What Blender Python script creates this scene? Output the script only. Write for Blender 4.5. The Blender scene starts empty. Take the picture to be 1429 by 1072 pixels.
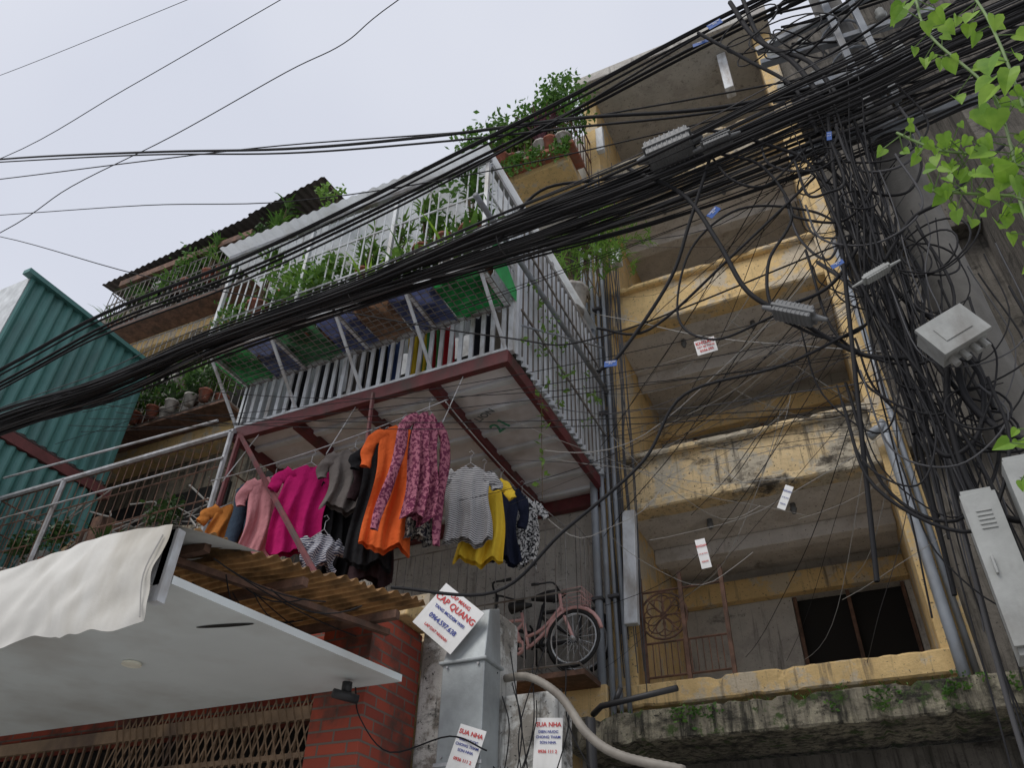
import bpy, math, random
from mathutils import Vector, Matrix, noise as mnoise
random.seed(7)
R=random.random
def U(a,b): return a+(b-a)*R()
sc=bpy.context.scene
COL=sc.collection
# ------------------------------------------------------------ materials
def newmat(name):
    m=bpy.data.materials.new(name);m.use_nodes=True
    nt=m.node_tree
    return m,nt,nt.nodes["Principled BSDF"]
def N(nt,t,**k):
    n=nt.nodes.new(t)
    for a,b in k.items(): setattr(n,a,b)
    return n
def coord(nt,scale=(1,1,1)):
    tc=N(nt,"ShaderNodeTexCoord");mp=N(nt,"ShaderNodeMapping")
    mp.inputs["Scale"].default_value=scale
    nt.links.new(tc.outputs["Object"],mp.inputs[0]);return mp.outputs[0]
def noise(nt,sc_,scale=(1,1,1),detail=4,rough=.6):
    n=N(nt,"ShaderNodeTexNoise");n.inputs["Scale"].default_value=sc_
    n.inputs["Detail"].default_value=detail;n.inputs["Roughness"].default_value=rough
    nt.links.new(coord(nt,scale),n.inputs["Vector"]);return n.outputs["Fac"]
def ramp(nt,fac,a,b):
    r=N(nt,"ShaderNodeMapRange");r.inputs["From Min"].default_value=a;r.inputs["From Max"].default_value=b
    nt.links.new(fac,r.inputs["Value"]);return r.outputs[0]
def mix(nt,fac,a,b,mode='MIX'):
    n=N(nt,"ShaderNodeMix",data_type='RGBA',blend_type=mode)
    for i,v in ((0,fac),(6,a),(7,b)):
        if isinstance(v,(int,float)): n.inputs[i].default_value=v
        elif isinstance(v,tuple): n.inputs[i].default_value=(*v,1)
        else: nt.links.new(v,n.inputs[i])
    return n.outputs[2]
def bump(nt,bs,fac,s,d=.02):
    b=N(nt,"ShaderNodeBump");b.inputs["Strength"].default_value=s;b.inputs["Distance"].default_value=d
    nt.links.new(fac,b.inputs["Height"]);nt.links.new(b.outputs[0],bs.inputs["Normal"])
def translucent(nt,bs,col,f):
    t=N(nt,"ShaderNodeBsdfTranslucent");nt.links.new(col,t.inputs[0])
    ms=N(nt,"ShaderNodeMixShader");ms.inputs[0].default_value=f
    o=nt.nodes["Material Output"];nt.links.new(bs.outputs[0],ms.inputs[1]);nt.links.new(t.outputs[0],ms.inputs[2]);nt.links.new(ms.outputs[0],o.inputs[0])
def simple(name,c,rough=.6,metal=0,var=.25,vs=6,dirt=None,ds=3,bmp=.15,bs_=40,trans=0,spec=.5):
    m,nt,bs=newmat(name)
    if var==0 and not dirt:
        bs.inputs["Base Color"].default_value=(*c,1)
    else:
        col=mix(nt,ramp(nt,noise(nt,vs),.3,.7),tuple(x*(1-var) for x in c),tuple(min(1,x*(1+var)) for x in c))
        if dirt: col=mix(nt,ramp(nt,noise(nt,ds,(1,1,.35)),.48,.72),col,dirt)
        nt.links.new(col,bs.inputs["Base Color"])
        if trans: translucent(nt,bs,col,trans)
    bs.inputs["Roughness"].default_value=rough;bs.inputs["Metallic"].default_value=metal;bs.inputs["Specular IOR Level"].default_value=spec
    if bmp: bump(nt,bs,noise(nt,bs_),bmp,.01)
    return m
def weather(name,base,patch,dark,pa=.5,da=.5,moss=None,soot=.56):
    m,nt,bs=newmat(name)
    c=mix(nt,ramp(nt,noise(nt,5),.3,.7),tuple(x*.80 for x in base),base)
    c=mix(nt,ramp(nt,noise(nt,2.3,(1,1,1),7,.7),pa,pa+.06),c,patch)
    c=mix(nt,ramp(nt,noise(nt,9,(1.4,1.4,.10),5,.7),da,da+.16),c,dark)
    c=mix(nt,ramp(nt,noise(nt,1.9,(1,1,1.8),7,.75),soot,soot+.12),c,tuple(x*.6 for x in dark))
    c=mix(nt,ramp(nt,noise(nt,30,(1,1,1),3,.7),.62,.67),c,tuple(x*.9 for x in dark))
    if moss: c=mix(nt,ramp(nt,noise(nt,6,(1,1,1),6,.7),.55,.62),c,moss)
    nt.links.new(c,bs.inputs["Base Color"]);bs.inputs["Roughness"].default_value=.92
    bump(nt,bs,noise(nt,14,(1,1,1),7,.75),.6,.03)
    return m
ochre=weather("ochre_plaster",(.74,.53,.25),(.54,.46,.34),(.20,.155,.10),.51,.56,None,.61)
ochre2=weather("stained_ochre",(.70,.54,.31),(.46,.41,.32),(.085,.07,.053),.47,.53,None,.53)
mossy=weather("mossy_concrete",(.38,.345,.25),(.24,.215,.16),(.04,.037,.028),.45,.45,(.055,.085,.025),.50)
greyc=weather("grey_render",(.52,.50,.46),(.40,.375,.35),(.16,.15,.135),.53,.57,None,.60)
ceil=weather("ceiling_plaster",(.66,.63,.60),(.49,.46,.43),(.22,.195,.17),.55,.61,None,.61)
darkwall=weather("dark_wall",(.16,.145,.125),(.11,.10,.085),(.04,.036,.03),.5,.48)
oldwall=weather("old_wall",(.28,.24,.175),(.18,.16,.125),(.05,.045,.036),.5,.48)
whitepl=weather("peeling_white_plaster",(.66,.66,.63),(.28,.26,.23),(.055,.055,.05),.50,.53,None,.53)
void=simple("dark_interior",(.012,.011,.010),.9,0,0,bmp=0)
cable=simple("cable_black",(.013,.013,.015),.75,0,0,bmp=0,spec=.3)
cableg=simple("cable_grey",(.075,.075,.08),.75,0,0,bmp=0,spec=.3)
cablel=simple("cable_pale",(.34,.33,.31),.6,0,0,bmp=0)
steel=simple("galvanised_steel",(.42,.43,.45),.5,.2,.25,9,(.22,.19,.16),4)
whitem=simple("white_painted_steel",(.60,.63,.66),.5,0,.15,9,(.28,.25,.22),5)
rust=simple("rusty_steel",(.14,.075,.05),.8,0,.5,12,(.06,.04,.03),6)
redst=simple("dark_red_steel",(.13,.026,.03),.6,0,.3,8,(.06,.04,.035),4)
grating=simple("cage_bars",(.20,.19,.18),.6,.1,.4,9,(.12,.08,.055),5)
panel=simple("ceiling_panel",(.70,.68,.71),.7,0,.12,2,(.44,.40,.39),2,.05)
corrw=simple("corrugated_pale",(.64,.67,.71),.5,0,.12,2,(.40,.40,.40),2,.05)
corrtr=simple("translucent_roof",(.66,.69,.72),.5,0,.1,2,(.40,.40,.39),2,.05,40,.5)
corrt=simple("corrugated_teal",(.06,.185,.175),.5,0,.15,1.5,(.05,.12,.115),2,.05)
corrd=simple("corrugated_dark",(.06,.052,.05),.7,0,.3,2,None,3,.05)
pipe=simple("grey_pipe",(.24,.265,.30),.45,0,.12,5,(.15,.14,.13),4)
boxg=simple("box_grey",(.31,.32,.31),.55,0,.15,6,(.17,.16,.145),5)
boxd=simple("closure_grey",(.13,.135,.14),.5,0,.15,6)
canw=simple("soffit_board",(.68,.73,.73),.6,0,.06,1.2,(.52,.53,.51),1.2,.03)
tarp=simple("tarpaulin",(.62,.61,.575),.8,0,.10,2.5,(.38,.35,.29),2.2,.3,10)
blue=simple("blue_tag",(.02,.09,.35),.5,0,0,bmp=0)
redtxt=simple("red_ink",(.55,.03,.03),.6,0,0,bmp=0)
blutxt=simple("blue_ink",(.03,.05,.28),.6,0,0,bmp=0)
paper=simple("white_sign",(.76,.76,.75),.5,0,.04,4,(.58,.58,.56),4,.0)
pot=simple("terracotta",(.28,.09,.055),.8,0,.3,8,(.16,.12,.1),9)
potw=simple("pale_pot",(.42,.40,.37),.8,0,.3,8,(.16,.13,.11),9)
rubber=simple("rubber",(.015,.015,.015),.8,0,0,bmp=0)
pinkp=simple("pink_paint",(.66,.38,.36),.4,0,.1,bmp=0)
blackp=simple("black_paint",(.02,.02,.022),.5,0,0,bmp=0)
bark=simple("stem_brown",(.10,.07,.04),.9)
concrete=simple("pole_concrete",(.13,.125,.115),.85,0,.2,5,(.07,.065,.06),3,.3)
def leafmat(name,a,b,trans=.35,vs=9):
    m,nt,bs=newmat(name)
    c=mix(nt,ramp(nt,noise(nt,vs,(1,1,1),3),.35,.65),a,b)
    nt.links.new(c,bs.inputs["Base Color"]);bs.inputs["Roughness"].default_value=.5
    translucent(nt,bs,c,trans);return m
leafd=leafmat("leaf_dark",(.024,.06,.017),(.06,.13,.03))
leafm=leafmat("leaf_mid",(.055,.14,.026),(.13,.26,.045))
leafl=leafmat("leaf_light",(.12,.24,.035),(.21,.37,.07))
leafy=leafmat("leaf_young",(.16,.33,.03),(.34,.55,.07),.5,14)
leafp=leafmat("leaf_purple",(.09,.03,.05),(.16,.06,.08))
def brickmat():
    m,nt,bs=newmat("red_brick")
    b=N(nt,"ShaderNodeTexBrick");b.inputs["Scale"].default_value=1
    b.inputs["Color1"].default_value=(.40,.075,.04,1);b.inputs["Color2"].default_value=(.25,.045,.028,1);b.inputs["Mortar"].default_value=(.16,.12,.10,1)
    b.inputs["Mortar Size"].default_value=.007;b.inputs["Brick Width"].default_value=.21;b.inputs["Row Height"].default_value=.07
    tc=N(nt,"ShaderNodeTexCoord");s=N(nt,"ShaderNodeSeparateXYZ");nt.links.new(tc.outputs["Object"],s.inputs[0])
    a=N(nt,"ShaderNodeMath");a.operation='ADD';nt.links.new(s.outputs[0],a.inputs[0]);nt.links.new(s.outputs[1],a.inputs[1])
    cb=N(nt,"ShaderNodeCombineXYZ");nt.links.new(a.outputs[0],cb.inputs[0]);nt.links.new(s.outputs[2],cb.inputs[1])
    nt.links.new(cb.outputs[0],b.inputs["Vector"])
    c=mix(nt,ramp(nt,noise(nt,4,(1,1,1),6),.48,.66),b.outputs[0],(.10,.05,.038))
    nt.links.new(c,bs.inputs["Base Color"]);bs.inputs["Roughness"].default_value=.85
    inv=N(nt,"ShaderNodeMath");inv.operation='SUBTRACT';inv.inputs[0].default_value=1;nt.links.new(b.outputs["Fac"],inv.inputs[1])
    bump(nt,bs,inv.outputs[0],.8,.012);return m
brick=brickmat()
def cloth(name,c,kind=None,c2=(.02,.02,.02)):
    m,nt,bs=newmat(name)
    col=mix(nt,ramp(nt,noise(nt,4),.3,.7),tuple(x*.85 for x in c),c)
    if kind=="stripe":
        w=N(nt,"ShaderNodeTexWave");w.bands_direction='Z';w.inputs["Scale"].default_value=16;w.inputs["Distortion"].default_value=.8
        nt.links.new(coord(nt),w.inputs[0]);col=mix(nt,ramp(nt,w.outputs["Fac"],.45,.6),col,c2)
    if kind=="floral":
        col=mix(nt,ramp(nt,noise(nt,38,(1,1,1),3),.47,.53),col,c2)
    nt.links.new(col,bs.inputs["Base Color"]);bs.inputs["Roughness"].default_value=.95;bs.inputs["Specular IOR Level"].default_value=.2
    bump(nt,bs,noise(nt,9),.7,.035);return m
# ------------------------------------------------------------ mesh helper
class M:
    def __init__(s): s.v=[];s.f=[]
    def box(s,x0,x1,y0,y1,z0,z1,rot=None,piv=None):
        b=len(s.v);P=[Vector(p) for p in ((x0,y0,z0),(x1,y0,z0),(x1,y1,z0),(x0,y1,z0),(x0,y0,z1),(x1,y0,z1),(x1,y1,z1),(x0,y1,z1))]
        if rot is not None:
            c=Vector(piv) if piv else Vector(((x0+x1)/2,(y0+y1)/2,(z0+z1)/2))
            P=[c+rot@(p-c) for p in P]
        s.v+=[tuple(p) for p in P]
        s.f+=[tuple(b+i for i in q) for q in ((3,2,1,0),(4,5,6,7),(0,1,5,4),(1,2,6,5),(2,3,7,6),(3,0,4,7))];return s
    def quad(s,*P):
        b=len(s.v);s.v+=[tuple(p) for p in P];s.f.append(tuple(range(b,b+len(P))));return s
    def tube(s,pts,r,n=6,cap=True):
        pts=[Vector(p) for p in pts];b=len(s.v)
        k=len(pts);rs=r if isinstance(r,list) else [r]*k
        up=None
        for i,p in enumerate(pts):
            t=(pts[min(i+1,k-1)]-pts[max(i-1,0)])
            if t.length<1e-9: t=Vector((0,0,1))
            t.normalize()
            if up is None:
                up=Vector((0,0,1)) if abs(t.z)<.9 else Vector((1,0,0))
            a=(up-t*up.dot(t))
            if a.length<1e-6: a=t.orthogonal()
            a.normalize();up=a;c=t.cross(a)
            for j in range(n):
                an=2*math.pi*j/n
                s.v.append(tuple(p+(a*math.cos(an)+c*math.sin(an))*rs[i]))
        for i in range(k-1):
            for j in range(n):
                j2=(j+1)%n
                s.f.append((b+i*n+j,b+i*n+j2,b+(i+1)*n+j2,b+(i+1)*n+j))
        if cap:
            s.f.append(tuple(b+j for j in range(n))[::-1]);s.f.append(tuple(b+(k-1)*n+j for j in range(n)))
        return s
    def grid(s,fn,nu,nv):
        b=len(s.v)
        for i in range(nu+1):
            for j in range(nv+1): s.v.append(tuple(fn(i/nu,j/nv)))
        for i in range(nu):
            for j in range(nv):
                a=b+i*(nv+1)+j;s.f.append((a,a+nv+1,a+nv+2,a+1))
        return s
    def ring(s,c,r,tr,ax1,ax2,n=20,m=5):
        c=Vector(c);ax1=Vector(ax1);ax2=Vector(ax2)
        return s.tube([c+ax1*r*math.cos(2*math.pi*i/n)+ax2*r*math.sin(2*math.pi*i/n) for i in range(n+1)],tr,m,False)
    def build(s,name,mat,parent=None,smooth=False,bevel=0):
        me=bpy.data.meshes.new(name);me.from_pydata(s.v,[],s.f);me.materials.append(mat)
        if smooth: me.shade_smooth()
        ob=bpy.data.objects.new(name,me);COL.objects.link(ob)
        if parent: ob.parent=parent
        if bevel:
            md=ob.modifiers.new("b","BEVEL");md.width=bevel;md.segments=2;md.limit_method='ANGLE'
        return ob
def E(name):
    o=bpy.data.objects.new(name,None);COL.objects.link(o);return o
def spline(P,k=8):
    P=[Vector(p) for p in P];Q=[P[0]*2-P[1]]+P+[P[-1]*2-P[-2]];o=[]
    for i in range(1,len(Q)-2):
        a,b,c,d=Q[i-1:i+3]
        for j in range(k):
            t=j/k;o.append(.5*((2*b)+(c-a)*t+(2*a-5*b+4*c-d)*t*t+(3*b-a-3*c+d)*t**3))
    o.append(P[-1]);return o
def sag(a,b,s,n=14,wob=.0):
    a=Vector(a);b=Vector(b);o=[];ph=U(0,6)
    for i in range(n+1):
        t=i/n;p=a.lerp(b,t);p.z-=4*s*t*(1-t);p.z+=wob*math.sin(t*9+ph)*math.sin(t*math.pi);p.y+=wob*math.sin(t*7+ph*2);o.append(p)
    return o
def corr(m,o,u,v,period,amp,trap=False):
    o=Vector(o);u=Vector(u);v=Vector(v);n=u.cross(v).normalized();L=u.length;k=int(L/period*6)
    def fn(a,b):
        ph=(a*L/period)%1
        w=math.sin(ph*2*math.pi) if not trap else max(-1,min(1,2.2*math.sin(ph*2*math.pi)))
        return o+u*a+v*b+n*amp*w
    m.grid(fn,max(k,2),1);return m
def text(name,body,size,loc,rot,mat,parent):
    t=bpy.data.curves.new(name,"FONT");t.body=body;t.size=size;t.extrude=.0005;t.align_x='CENTER';t.align_y='CENTER'
    t.offset=size*.018;t.resolution_u=3
    t.materials.append(mat);o=bpy.data.objects.new(name,t);COL.objects.link(o);o.location=loc;o.rotation_euler=rot;o.parent=parent;return o
def rough_box(x0,x1,y0,y1,z0,z1,amp,step=.05):
    m=M()
    n=max(2,int((x1-x0)/step))
    prof=[(y1,z0),(y0+.018,z0),(y0,z0+.018),(y0,(z0+z1)/2),(y0,z1-.018),(y0+.018,z1),(y1,z1)]
    def f(a,b):
        k=round(b*6);x=x0+(x1-x0)*a;yy,z=prof[k]
        s1=mnoise.noise(Vector((x*5,yy*9,z*9)));s2=mnoise.noise(Vector((x*17+9,yy*20,z*20)))
        chip=max(0,mnoise.noise(Vector((x*7+31,z*5,3.3)))-.28)*2.2
        w=1 if k in (1,2,4,5) else (.3 if k==3 else 0)
        zc=(z0+z1)/2
        return (x,yy+amp*w*(.25*s1+.3*s2+chip),z+(amp*w*(.2*s2-chip*(1 if z>zc else -1)) if k!=3 else 0))
    m.grid(f,n,6)
    for x in (x0,x1): m.quad(*[(x,y,z) for y,z in prof])
    return m
# foliage
def blades(m,c,n,L,w,spread=1.0,droop=.6):
    c=Vector(c)
    for _ in range(n):
        a=U(0,6.283);l=L*U(.6,1.1);d=Vector((math.cos(a),math.sin(a),0))*spread*U(.3,1);sd=Vector((-math.sin(a),math.cos(a),0))
        b=len(m.v)
        for i in range(5):
            t=i/4;p=c+d*l*t*.8+Vector((0,0,l*(t-droop*t*t)))
            ww=w*(.35+1.3*t*(1-t)*2)*(1-t*.9)
            m.v+=[tuple(p-sd*ww),tuple(p+sd*ww)]
        for i in range(4): m.f.append((b+2*i,b+2*i+1,b+2*i+3,b+2*i+2))
def cloud(m,c,r,n,s,clumps=6):
    cs=[(c[0]+U(-1,1)*r[0]*.75,c[1]+U(-1,1)*r[1]*.75,c[2]+U(-1,1)*r[2]*.75) for _ in range(clumps)]
    for _ in range(n):
        q=random.choice(cs)
        p=Vector((q[0]+random.gauss(0,r[0]*.24),q[1]+random.gauss(0,r[1]*.24),q[2]+random.gauss(0,r[2]*.24)))
        a=Vector((U(-1,1),U(-1,1),U(-.6,.6))).normalized();b=a.cross(Vector((U(-1,1),U(-1,1),U(-1,1)))).normalized()
        l=s*U(.6,1.3);m.quad(p,p+a*l*.5+b*l*.28,p+a*l,p+a*l*.5-b*l*.28)
def potmesh(m,c,r,h):
    c=Vector(c);m.tube([c,c+Vector((0,0,h*.85)),c+Vector((0,0,h*.86)),c+Vector((0,0,h))],[r*.7,r*.95,r*1.1,r*1.1],10)
def plant(c,kind,s=1.0,withpot=True,mat=None):
    e=E("potted_plant")
    h=.17*min(s,1.2)
    if withpot:
        m=M();potmesh(m,c,.095*min(s,1.3),h);m.build("pot",random.choice([pot,pot,potw]),e,True)
    t=(c[0],c[1],c[2]+h)
    m=M()
    if kind=="blade": blades(m,t,26,.5*s,.018*s,1,.55)
    elif kind=="broad": blades(m,t,16,.42*s,.05*s,1,.5)
    elif kind=="cane":
        st=M()
        for _ in range(4):
            x=U(-.12,.12);y=U(-.06,.06);hh=U(.35,.7)*s
            st.tube([t,(t[0]+x,t[1]+y,t[2]+hh)],.008,5);blades(m,(t[0]+x,t[1]+y,t[2]+hh*.9),14,.28*s,.02*s,1,.7);blades(m,(t[0]+x*.6,t[1]+y,t[2]+hh*.6),8,.24*s,.02*s,1,.7)
        st.build("stem",bark,e)
    else:
        st=M();st.tube([t,(t[0],t[1],t[2]+.3*s)],.01,5);st.build("stem",bark,e)
        cloud(m,(t[0],t[1],t[2]+.26*s),(.24*s,.2*s,.24*s),340,.07*s**.5,7)
    m.build("leaves",mat or random.choice([leafd,leafm,leafm]),e)
    return e
# ------------------------------------------------------------ ground
g=M();g.quad((-400,-400,0),(400,-400,0),(400,400,0),(-400,400,0));g.build("ground",simple("ground_concrete",(.40,.39,.37),.9,0,.15,.7,(.30,.29,.27),1))
g=M();g.box(-60,60,-9,-4.2,-.2,.004);g.build("road",simple("asphalt",(.07,.07,.07),.9,0,.3,3))
g=M();g.box(-60,60,-4.2,-4.0,-.2,.12);g.build("kerb",simple("kerb_stone",(.35,.35,.34),.9),None,False,.01)
# ------------------------------------------------------------ right apartment building
A=E("apartment_building")
XL,XR=-2.30,.36
FL=[5.95,8.60,11.25,13.9]
w=M();w.box(XL-.24,XL,7.58,9.9,3.5,13.9);w.build("left_pier",ochre,A,False,.012)
w=M();w.box(XR,XR+.26,7.56,9.9,3.5,13.9);w.build("column",ochre,A,False,.012)
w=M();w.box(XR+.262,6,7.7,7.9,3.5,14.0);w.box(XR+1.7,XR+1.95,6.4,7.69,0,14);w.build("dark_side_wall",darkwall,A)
for z in FL[:3]:
    m=ochre2 if z!=8.6 else ochre
    rough_box(XL+.002,XR-.002,7.62,7.74,z+.06,z+.62,.006).build("parapet_body",m,A)
    rough_box(XL+.003,XR-.003,7.53,7.78,z+.602,z+.68,.03).build("parapet_coping",m,A)
    rough_box(XL+.003,XR-.003,7.56,7.80,z-.04,z+.073,.03).build("parapet_base",m,A)
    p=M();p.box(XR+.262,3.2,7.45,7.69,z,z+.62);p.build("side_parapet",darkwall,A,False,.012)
    p=M();p.box(XL+.003,XR-.003,7.805,11.5,z-.02,z+.1);p.build("floor_slab",ceil,A)
    p=M();p.box(XL+.004,XR-.004,8.6,8.78,z-.2,z-.022);p.build("ceiling_beam",ceil,A,False,.01)
    p=M()
    for x in (-1.5,-.6): p.tube([(x,8.1,z-.02),(x,8.1,z-.07),(x,8.1,z-.08),(x,8.1,z-.14)],[.03,.03,.04,.02],8)
    p.build("ceiling_fixture",boxd,A,True)
p=M();p.box(XL-.24,XR+.3,7.2,11.5,13.9,14.12);p.build("roof_slab",greyc,A,False,.015)
def back(z0,z1,ox0,ox1,oz0,oz1,beam):
    b=M();Y0,Y1=9.6,9.75
    b.box(XL-.2,ox0,Y0,Y1,z0,z1);b.box(ox1,XR+.2,Y0,Y1,z0,z1);b.box(ox0+.001,ox1-.001,Y0,Y1,z0,oz0);b.box(ox0+.001,ox1-.001,Y0,Y1,oz1,z1)
    b.build("back_wall",greyc,A)
    b=M();b.box(XL+.004,XR-.004,Y0-.14,Y0-.003,beam[0],beam[1]);b.build("back_beam",ochre,A,False,.01)
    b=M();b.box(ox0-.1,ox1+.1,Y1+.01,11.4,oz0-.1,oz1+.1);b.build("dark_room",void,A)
    b=M()
    for x in (ox0+.03,(ox0+ox1)/2,ox1-.03): b.box(x-.02,x+.02,Y0+.02,Y0+.06,oz0,oz1)
    b.build("window_frame",rust,A)
back(3.8,5.93,-.95,.30,4.35,5.52,(5.52,5.78))
back(6.05,8.58,-1.85,.1,6.3,8.05,(8.05,8.3))
back(8.7,11.2,-1.6,.0,9.0,10.6,(10.65,10.9))
back(11.35,13.88,-1.7,-.4,11.5,13.0,(13.1,13.4))
rough_box(XL-.2,XR+.1,7.50,7.8,3.83,4.04,.03).build("sill",ochre,A)
rough_box(XL-.5,6,6.95,9.2,3.38,3.64,.06).build("mossy_eave",mossy,A)
p=M();p.box(XL-.2,XR+.26,7.83,9.6,3.66,3.83);p.build("first_floor_slab",ceil,A)
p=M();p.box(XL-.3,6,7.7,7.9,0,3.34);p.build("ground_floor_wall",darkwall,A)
p=M()
for i in range(240):
    x=U(-2.4,2.2);blades(p,(x,U(6.96,7.3),3.63),3,.09,.006,1,.6)
for i in range(40):
    x=random.choice([.9,1.1,-1.6,.4,-.2])+random.gauss(0,.12);cloud(p,(x,6.93,3.6+U(-.12,.02)),(.08,.03,.08),14,.045,2)
p.build("eave_weeds",leafm,A)
p=M();p.box(-.22,-.08,7.6,7.8,12.9,13.88);p.build("top_post",whitem,A,False,.01)
p=M();p.box(XL+.0,XL+.12,7.44,7.525,12.3,12.9);p.box(XL+.1,XL+.24,7.40,7.52,9.65,9.95);p.box(XL-.02,XL+.12,7.40,7.49,4.6,5.85,Matrix.Rotation(.05,3,'Y'));p.build("meter_cover",whitem,A,False,.01)
p=M()
for x,r,z0 in ((-2.62,.045,3.7),(-2.52,.03,3.5),(-2.44,.02,3.6),(-2.36,.025,3.7)):
    p.tube([(x,7.45,z0),(x+U(-.01,.01),7.45,6),(x,7.45,8),(x+.01,7.45,11.5)],r,8)
p.tube(spline([(.30,7.45,6.15),(.42,7.4,6.18),(.46,7.42,6.0),(.465,7.42,3.5)],4),.05,8)
p.tube([(.56,7.5,3.5),(.56,7.5,9)],.03,8)
p.build("drain_pipes",pipe,A,True)
p=M()
for i in range(26):
    x=XL+U(-.18,.14);p.tube(spline([(x,7.5,U(3.9,5)),(x+U(-.06,.06),7.46,6.5),(x+U(-.06,.06),7.46,U(7.5,9)),(x+U(-.1,.1),7.5,U(9,12))],5),.006,4,False)
for z in (4.9,7.2,8.9,10.4): 
    for x in (-2.62,-2.44): p.box(x-.06,x+.06,7.39,7.51,z,z+.03)
p.build("wall_wires",cableg,A)
p=M();r_=.012
for x in (-2.22,-1.80,-1.38): p.box(x-.02,x+.02,7.60,7.64,4.03,5.15)
for z in (4.12,4.45,4.98): p.tube([(-2.24,7.62,z),(-1.36,7.62,z)],r_,4)
for i in range(14): x=-2.2+i*.062;p.tube([(x,7.62,4.12),(x,7.62,4.45)],.006,4)
for k in range(8):
    a=k*math.pi/4;p.tube([(-2.0,7.62,4.72),(-2.0+.2*math.cos(a),7.62,4.72+.24*math.sin(a))],.008,4)
    p.ring((-2.0+.11*math.cos(a),7.62,4.72+.12*math.sin(a)),.09,.007,(1,0,0),(0,0,1),12,4)
p.ring((-2.0,7.62,4.72),.24,.012,(1,0,0),(0,0,1),22,5)
p.build("iron_grille",rust,A)
# ------------------------------------------------------------ left apartment building
B=E("apartment_building.001")
w=M();w.box(-5.95,-2.56,7.75,12,0,13.3);w.build("wall",greyc,B)
w=M();w.box(-16,-5.953,7.75,12,0,13.3);w.build("old_wall",oldwall,B)
for z in (5.9,8.75,11.5): rough_box(-14.2,-6.0,7.35,7.748,z-.2,z+.12,.03).build("balcony_slab",ochre,B)
w=M();w.box(-6.0,-2.56,7.4,7.748,3.7,4.05);w.box(-5.9,-2.56,7.3,7.748,9.1,9.35);w.box(-5,-2.56,6.9,7.748,11.55,11.75)
w.build("ledge",ochre,B,False,.015)
w=M()
for x,z in ((-13.4,6.2),(-11.6,6.2),(-9.8,6.2),(-8,6.2),(-13,9.1),(-11,9.1),(-9.3,9.1),(-11,11.8),(-9,11.8),(-3.6,9.5),(-4.4,12)): w.box(x,x+1.2,7.70,7.76,z,z+1.7)
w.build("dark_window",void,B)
w=M()
corr(w,(-12.9,6.9,13.15),(4.0,0,.35),(0,.9,.12),.15,.02);corr(w,(-9.2,6.9,13.55),(1.75,0,.25),(0,.9,.1),.15,.02)
w.build("roof_awning",corrd,B)
w=M();w.box(-12.4,-9.0,6.95,7.02,12.95,13.1);w.build("awning_beam",rust,B)
def cage(m,x0,x1,y0,y1,z0,z1,sp=.12,r=.007,rails=3):
    n=int((x1-x0)/sp)
    for i in range(n+1): x=x0+(x1-x0)*i/n;m.tube([(x,y0,z0),(x,y0,z1)],r,4,False)
    n=max(1,int((y1-y0)/sp))
    for i in range(n+1):
        y=y0+(y1-y0)*i/n
        for x in (x0,x1): m.tube([(x,y,z0),(x,y,z1)],r,4,False)
    for k in range(rails):
        z=z0+(z1-z0)*k/(rails-1)
        m.tube([(x0,y1,z),(x0,y0,z),(x1,y0,z),(x1,y1,z)],r*1.8,4,False)
for (x0,x1,y0,z0,z1) in ((-12.4,-8.3,6.9,8.85,10.9),(-12.4,-7.2,6.9,11.6,12.7)):
    e=E("balcony_cage");m=M();cage(m,x0,x1,y0,7.7,z0,z1,.13,.009,4);m.build("bars",grating,e)
    m=M();m.box(x0,x1,y0,7.34,z0-.06,z0-.01);m.build("floor",rust,e)
    x=x0+.2
    while x<x1-.1:
        plant((x,y0+U(.05,.25),z0+random.choice([0,0,.5])),random.choice(["bush","cane","blade","bush"]),U(1.1,1.9),True,random.choice([leafd,leafm,leafm,leafl]));x+=U(.2,.32)
    m=M()
    for _ in range(9): a=U(x0,x1-.5);zz=z0+random.choice([0,.5,.9]);m.box(a,a+U(.2,.5),7.0,7.3,zz,zz+U(.15,.4))
    m.build("stored_boxes",random.choice([boxg,potw]),e,False,.01)
for x in (-12.2,-11.8,-11.4,-11.0,-10.6): plant((x,6.7,8.5+U(-.2,.2)),"bush",1.7,True,leafm)
for x in (-10.2,-9.8,-9.4,-9.0,-8.7): plant((x,6.85,8.88),random.choice(["bush","broad"]),1.1,True,leafd)
e=E("balcony_cage");m=M();cage(m,-3.9,-2.45,6.75,7.7,11.75,12.75,.11,.008,3);m.build("bars",rust,e)
m=M();m.box(-3.95,-2.42,6.7,7.2,11.66,11.74);m.build("planter_tray",pot,e,False,.01)
for x,k,mm,s in ((-3.95,"bush",leafl,1.8),(-3.8,"bush",leafm,2.0),(-3.6,"bush",leafm,1.7),(-3.45,"bush",leafl,1.5),(-3.35,"cane",leafd,1.3),(-3.15,"cane",leafp,1.4),(-2.95,"blade",leafp,1.5),(-2.8,"cane",leafp,1.3),(-2.6,"bush",leafm,1.4),(-4.1,"bush",leafm,1.9)):
    plant((x,U(6.7,6.95),11.75),k,s,True,mm)
for x,z in ((-2.75,12.75),(-3.05,12.65),(-2.5,12.85),(-3.4,12.4),(-2.9,12.5),(-2.6,12.5),(-3.2,12.35)): plant((x,6.85,z-.35),"bush",1.6,False,random.choice([leafl,leafm]))
e=E("trailing_plant");m=M()
for _ in range(26):
    x=U(-4.1,-2.5);l=U(.15,.5)
    for k in range(10): cloud(m,(x+.03*math.sin(k),6.68,11.8-l*k/10),(.05,.03,.03),6,.06,1)
m.build("leaves",leafm,e)
e=E("bamboo_bush");m=M()
for _ in range(170):
    c=(random.gauss(-2.45,.36),U(6.7,7.2),random.gauss(9.55,.28));blades(m,c,8,.28,.013,1.1,.75)
m.build("leaves",leafl,e);m=M()
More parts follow.
